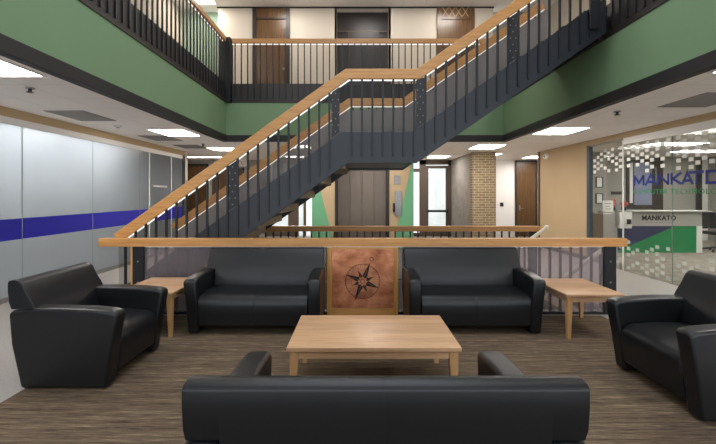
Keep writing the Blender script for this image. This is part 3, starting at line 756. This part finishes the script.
# ------------------------------------------------------------------ guard rails round the opening
def bolts(b, x, y, zs):
    for z in zs: b.tube((x, y, z), (x, y - .008, z), .011, 8)
YG = 4.88
gr = thing('guard_railing', 'long front oak guard rail with smoky panels behind the two loveseats', 'railing', (0, YG, 0))
gz0, gz1 = Z(246.8, 4.83), Z(238.6, 4.83)
b = MB(); b.box(X(98, 4.83), X(628, 4.83), 4.83, 4.935, gz0, gz1); mk('handrail', b, 'oak', gr, bevel=.008)
for (p, q) in ((132.8, 144), (604, 616)):
    x0, x1 = X(p, 4.86), X(q, 4.86)
    b = MB(); b.box(x0, x1, 4.85, 4.92, 0, gz0); po = mk('post', b, 'bar', gr, bevel=.004)
    b = MB(); bolts(b, (x0 + x1) / 2, 4.85, (.12, .4, .66)); mk('bolts', b, 'steel', po, smooth=True)
b = MB(); b.box(X(131, 4.86), X(132.8, 4.86), 4.85, 4.93, 0, gz0); mk('oak_edge', b, 'oak_z', gr)
xa, xb = X(144.3, 4.86), X(603.7, 4.86)
nseg = 4
for j in range(nseg):
    u0 = xa + (xb - xa) * j / nseg; u1 = xa + (xb - xa) * (j + 1) / nseg
    b = MB(); b.box(u0 + .003, u1 - .003, 4.868, 4.876, .03, gz0 - .016); mk('guard_sheet', b, 'mauve_sheet', gr)
b = MB(); b.box(xa, xb, 4.862, 4.882, gz0 - .006, gz0); mk('light_strip', b, 'led', gr)
b = MB(); b.box(xa, xb, 4.855, 4.925, 0, .03); mk('base_channel', b, 'bar', gr)
n = 44
for j in range(1, n):
    x = xa + (xb - xa) * j / n
    b = MB(); b.box(x - .013, x + .013, 4.890, 4.912, .03, gz0); mk('baluster', b, 'bar', gr)
YG2 = 6.80
gr = thing('guard_railing', 'oak guard rail on the far side of the stair opening, before the lift', 'railing', (1, YG2, 0))
g0, g1 = Z(231.3, YG2), Z(226, YG2)
x0, x1 = X(205, YG2), X(539.5, YG2)
b = MB(); b.box(x0, x1, YG2 - .045, YG2 + .055, g0, g1); mk('handrail', b, 'oak', gr, bevel=.006)
for xx in (x0 + .06, x1 - .12):
    b = MB(); b.box(xx - .06, xx + .06, YG2 - .03, YG2 + .03, 0, g0); mk('post', b, 'bar', gr)
b = MB(); b.box(x0 + .1, x1 - .2, YG2 + .012, YG2 + .02, .03, g0 - .012); mk('guard_sheet', b, 'clear_sheet', gr)
b = MB(); b.box(x0, x1, YG2 - .03, YG2 + .03, 0, .03); mk('base_channel', b, 'bar', gr)
n = int((x1 - x0) / .132)
for j in range(1, n):
    x = x0 + (x1 - x0) * j / n
    b = MB(); b.box(x - .012, x + .012, YG2 - .02, YG2, .03, g0); mk('baluster', b, 'bar', gr)

# ------------------------------------------------------------------ gallery railings
RZ0, RZ1 = 4.895, 5.0
def gallery(label, axis, c, a0, a1, sign, oak, step=.142):
    """railing hung on the edge of the upper floor; c = face position, sign = direction of the void"""
    loc = (c, (a0 + a1) / 2, Z_GREEN) if axis == 'Y' else ((a0 + a1) / 2, c, Z_GREEN)
    t = thing('gallery_railing', label, 'railing', loc)
    def bx(b, u0, u1, d0, d1, z0, z1):
        e0, e1 = sorted((c + sign * d0, c + sign * d1))
        if axis == 'Y': b.box(e0, e1, u0, u1, z0, z1)
        else: b.box(u0, u1, e0, e1, z0, z1)
    b = MB(); bx(b, a0, a1, -.1, .015, Z_GREEN, Z_BAND); mk('edge_band', b, 'black', t)
    b = MB(); bx(b, a0, a1, -.06, .05, RZ0, RZ1); mk('handrail', b, oak, t, bevel=.008)
    b = MB(); bx(b, a0, a1, -.02, .0, RZ0 - .014, RZ0); mk('light_strip', b, 'led', t)
    b = MB(); bx(b, a0, a1, -.014, -.006, Z_BAND, RZ0 - .014); mk('guard_sheet', b, 'clear_sheet', t)
    n = int((a1 - a0) / step)
    for j in range(n):
        u = a0 + step * (j + .5)
        b = MB(); bx(b, u - .012, u + .012, .015, .037, Z_GREEN + .08, RZ0); mk('baluster', b, 'bar', t)
    return t
gallery('gallery railing along the far end of the upper floor, before the cream walls', 'X', YB, XL + .14, XR, -1, 'oak')
gallery('gallery railing with brown black bars above the frosted glass side', 'Y', XL, 2.4, YB - .14, 1, 'oak_y')
gallery('gallery railing above the reception side, from the top of the stair', 'Y', XR, 2.4, 5.24, -1, 'oak_y')
b = MB(); b.box(XR - .015, XR + .1, 6.55, YB, Z_GREEN, Z_BAND); b.box(XR - .06, XR + .12, 5.25, 6.55, Z_GREEN, Z_UP); struct('trim_16', b, 'black')
b = MB(); b.box(XL - .1, XL + .13, YB - .135, YB + .1, Z_GREEN, RZ1); tag(mk('corner_post', b, 'bar', bevel=.004), 'dark corner post where the two gallery railings meet above the green walls', 'post')
b = MB(); b.box(X(589.5, 4.94), X(600, 4.94), YN - .06, YN - .026, Z_GREEN + .03, 5.0); mk('newel_post', b, 'bar', st, bevel=.004)

# ------------------------------------------------------------------ lounge furniture
def lounge(name, label, cat, W, D, H, loc, rz, seam, group=None, backw=None, backx=0, ah=0):
    t = thing(name, label, cat, loc, rz, group)
    yF, yR = -D / 2, D / 2; T = .135; Wi = W - 2 * T
    backw = backw or W - .03
    for s in (-1, 1):
        prof = [(yR - .10, .012), (yR - .035, .35), (yR - .02, .585), (yR - .05, .605), (yR - .22, .622), (yR - .42, .622), (yF + .2, .614), (yF + .06, .60), (yF + .012, .588), (yF, .56), (yF + .045, .30), (yF + .085, .012)]
        o, i = s * W / 2, s * (W / 2 - T)
        rings = []
        for (xx, k) in ((o, 0), ((o + i) / 2, 1), (i, 0)):
            rings.append([(xx - s * (.016 * (1 - min(1, z / .5)) if xx == o else 0), y, z + (ah if z > .5 else 0) + (.006 if k and z > .5 else 0)) for y, z in prof])
        b = MB(); b.loft(rings); mk('arm', b, 'leather', t, bevel=.02, smooth=True, seg=4, local=True)
    # seat
    prof = [(yF + .12, .075), (yF + .07, .10), (yF + .055, .22), (yF + .045, .31), (yF + .055, .375), (yF + .085, .405), (yF + .14, .42), (yF + .3, .43), (yR - .24, .43), (yR - .24, .12), (yF + .3, .075)]
    def xs(w): return [-w / 2, -.004, 0, .004, w / 2] if seam else [-w / 2, 0, w / 2]
    def body(b, prof, x0, x1, cy, cz):
        rings = []
        mid = [-.025, -.004, 0, .004, .025] if seam and x0 < 0 < x1 else []
        for x in [x0] + mid + [x1]:
            k = .995 if seam and x == 0 else 1
            rings.append([(x, cy + (y - cy) * k, cz + (z - cz) * k) for y, z in prof])
        b.loft(rings)
    b = MB(); body(b, prof, -Wi / 2 + .004, Wi / 2 - .004, 0, .28); mk('seat', b, 'leather', t, bevel=.02, smooth=True, seg=4, local=True)
    # backrest: one cushion between the arms, its two ends lapping over them
    head = [(yR - .012, .66), (yR - .002, .75), (yR - .002, H - .022), (yR - .014, H - .008), (yR - .05, H), (yR - .085, H - .008), (yR - .115, H - .035), (yR - .15, H - .11), (yR - .195, .66 + ah), (yR - .215, .615 + ah)]
    full = [(yR - .055, .08), (yR - .03, .35), (yR - .02, .60)] + head + [(yR - .238, .54), (yR - .252, .47), (yR - .252, .42), (yR - .22, .40), (yR - .20, .08)]
    ends = [(yR - .03, .615 + ah)] + head
    b = MB(); body(b, full, backx - Wi / 2 + .002, backx + Wi / 2 - .002, yR - .12, .6)
    for s in (-1, 1):
        u = sorted((backx + s * (Wi / 2 - .002), backx + s * backw / 2)); body(b, ends, u[0], u[1], yR - .1, .7)
    bmesh.ops.remove_doubles(b.bm, verts=b.bm.verts, dist=.0005)
    mk('backrest', b, 'leather', t, bevel=.012, smooth=True, seg=3, local=True)
    for sx in (-1, 1):
        for yy in (yF + .15, yR - .13):
            b = MB(); b.tube((sx * (W / 2 - .07), yy, 0), (sx * (W / 2 - .07), yy, .035), .026, 14, .03); mk('leg', b, 'steel', t, smooth=True, local=True)
    return t
CZ = .006
GL = 'black leather lounge seats'
lounge('loveseat', 'black leather loveseat between the copper compass panel and the side table by the frosted glass', 'sofa', 1.43, .74, .85, (-1.10, 4.43, CZ), 0, True, GL, 1.37, .015)
lounge('loveseat', 'black leather loveseat between the copper compass panel and the side table by the reception glass', 'sofa', 1.43, .74, .85, (1.26, 4.43, CZ), 0, True, GL, 1.36, -.01)
lounge('loveseat', 'black leather loveseat seen from behind at the front of the coffee table', 'sofa', 1.45, .90, .83, (.101, 1.359 + .45, CZ), PI, True, GL, 1.43)
lounge('armchair', 'black leather armchair by the frosted glass with the blue stripe', 'armchair', .83, .84, .84, (-2.245, 3.37, CZ), PI / 2, False, GL)
lounge('armchair', 'black leather armchair by the reception glass', 'armchair', .88, .80, .84, (2.155 + .40, 2.955, CZ), -PI / 2, False, GL)

def table(name, label, cat, x0, x1, y0, y1, h, th, apron, leg, group=None, inset=.0):
    cx, cy = (x0 + x1) / 2, (y0 + y1) / 2; hx, hy = (x1 - x0) / 2, (y1 - y0) / 2
    t = thing(name, label, cat, (cx, cy, CZ), 0, group); h -= CZ
    b = MB(); b.box(-hx, hx, -hy, hy, h - th, h); mk('tabletop', b, 'maple', t, bevel=.004, local=True)
    i = .02
    for sg in (-1, 1):
        b = MB(); u = sorted((sg * (hy - i - .006), sg * (hy - i - .028)))
        b.box(-hx + i + leg, hx - i - leg, u[0], u[1], h - th - apron, h - th); mk('apron', b, 'maple', t, local=True)
        b = MB(); u = sorted((sg * (hx - i - .006), sg * (hx - i - .028)))
        b.box(u[0], u[1], -hy + i + leg, hy - i - leg, h - th - apron, h - th); mk('apron', b, 'maple_y', t, local=True)
    for sx in (-1, 1):
        for sy in (-1, 1):
            ox, oy = sx * (hx - i), sy * (hy - i); g = leg * .66
            R = lambda w, z: [(ox, oy, z), (ox - sx * w, oy, z), (ox - sx * w, oy - sy * w, z), (ox, oy - sy * w, z)]
            b = MB(); b.loft([R(g, 0), R(leg, h - th - apron - .01), R(leg, h - th)]); mk('leg', b, 'maple_z', t, bevel=.003, local=True)
    return t
table('coffee_table', 'light oak coffee table in the middle of the seats', 'coffee table', -.500, .742, 2.758, 3.50, .412, .03, .058, .062)
table('side_table', 'light oak side table beside the armchair by the frosted glass', 'side table', -2.52, -1.91, 4.04, 4.78, .478, .026, .06, .055, 'oak side tables')
table('side_table', 'light oak side table beside the armchair by the reception glass', 'side table', 2.145, 2.745, 3.99, 4.75, .472, .026, .06, .055, 'oak side tables')

# ------------------------------------------------------------------ copper compass panel
YP = 4.77
cp = thing('compass_panel', 'copper panel etched with a compass rose in an oak frame, between the loveseats', 'compass panel', (X(362.5, YP), YP, CZ))
pz = lambda py: Z(py, YP)
xl, xr = X(327, YP), X(398, YP); zt = Z(247.5, YP)
for (a, c) in ((327, 331.3), (394.3, 398)):
    b = MB(); b.box(X(a, YP), X(c, YP), YP - .012, YP + .04, CZ, zt); mk('frame_post', b, 'oak_z', cp, bevel=.003)
b = MB(); b.box(X(331.3, YP), X(394.3, YP), YP, YP + .03, .10, zt - .02); b.box(X(331.3, YP), X(394.3, YP), YP - .006, YP + .04, CZ, .10); b.box(X(331.3, YP), X(394.3, YP), YP - .006, YP + .04, zt - .02, zt); mk('frame_panel', b, 'oak', cp)
b = MB(); b.box(X(332, YP), X(393.6, YP), YP - .008, YP, .11, zt - .022); plate = mk('copper_plate', b, 'copper', cp)
b = MB(); yv = YP - .0085; cx, cz = X(362.6, YP), pz(281.2)
R0 = 17.5 * YP / F
def ring(r, w, n=64, gaps=None):
    for k in range(n):
        if gaps and k % gaps == 0: continue
        a0, a1 = 2 * PI * k / n, 2 * PI * (k + 1) / n
        b.quad([(cx + q * math.sin(a), yv, cz + q * math.cos(a)) for q, a in ((r, a0), (r, a1), (r - w, a1), (r - w, a0))])
ring(R0, .007); ring(R0 * .93, .004, 96, 3); ring(R0 * .66, .003); ring(R0 * .30, .006); ring(R0 * .14, .006)
base = math.radians(22)
for k in range(8):
    a = base + k * PI / 4; L = R0 * (1.22 if k % 4 == 0 else 1.06 if k % 2 == 0 else .70); w = R0 * (.15 if k % 2 == 0 else .11); i = R0 * .17
    d = Vector((math.sin(a), math.cos(a))); n_ = Vector((math.cos(a), -math.sin(a)))
    pt = lambda u, v: (cx + (d * u + n_ * v).x, yv, cz + (d * u + n_ * v).y)
    b.quad([pt(i, 0), pt(R0 * .30, w), pt(L, 0)]); b.quad([pt(i * 1.4, -w * .10), pt(L * .96, -w * .02), pt(L * .55, -w * .52), pt(R0 * .32, -w * .95)][0:4])
for k in range(48):
    a = base + 2 * PI * k / 48; r1, r2 = R0 * .70, R0 * (.86 if k % 4 else .92)
    d = Vector((math.sin(a), math.cos(a))); n_ = Vector((math.cos(a), -math.sin(a))) * .0016
    b.quad([(cx + (d * r + n_ * s).x, yv, cz + (d * r + n_ * s).y) for r, s in ((r1, 1), (r2, 1), (r2, -1), (r1, -1))])
d = Vector((math.sin(base), math.cos(base))); c2 = Vector((cx, cz)) + d * R0 * 1.36
for k in range(16):
    a0, a1 = 2 * PI * k / 16, 2 * PI * (k + 1) / 16
    b.quad([(c2.x + q * math.sin(a), yv, c2.y + q * math.cos(a)) for q, a in ((.026, a0), (.026, a1), (.018, a1), (.018, a0))])
mk('etched_compass', b, 'ink', plate)

# ------------------------------------------------------------------ light from outside, camera, view
w = bpy.data.worlds.new('sky'); SC.world = w; w.use_nodes = True
bg = w.node_tree.nodes['Background']; bg.inputs[0].default_value = (.86, .93, 1.0, 1); bg.inputs[1].default_value = 1.3
cam = bpy.data.cameras.new('camera'); co = bpy.data.objects.new('camera', cam); COL.objects.link(co)
co.location = (0, 0, EYE); co.rotation_euler = (PI / 2, 0, 0)
cam.sensor_fit = 'HORIZONTAL'; cam.sensor_width = 36; cam.lens = 36 * F / 716
cam.shift_x = 1 / 716; cam.shift_y = -28 / 716; cam.clip_start = .05; cam.clip_end = 200
SC.camera = co
vs = SC.view_settings; vs.view_transform = 'Standard'; vs.look = 'None'; vs.gamma = 1; vs.use_curve_mapping = False; vs.exposure = 1.2
SC.cycles.use_denoising = True; SC.cycles.max_bounces = 10; SC.cycles.transparent_max_bounces = 24
SC.cycles.sample_clamp_indirect = 4
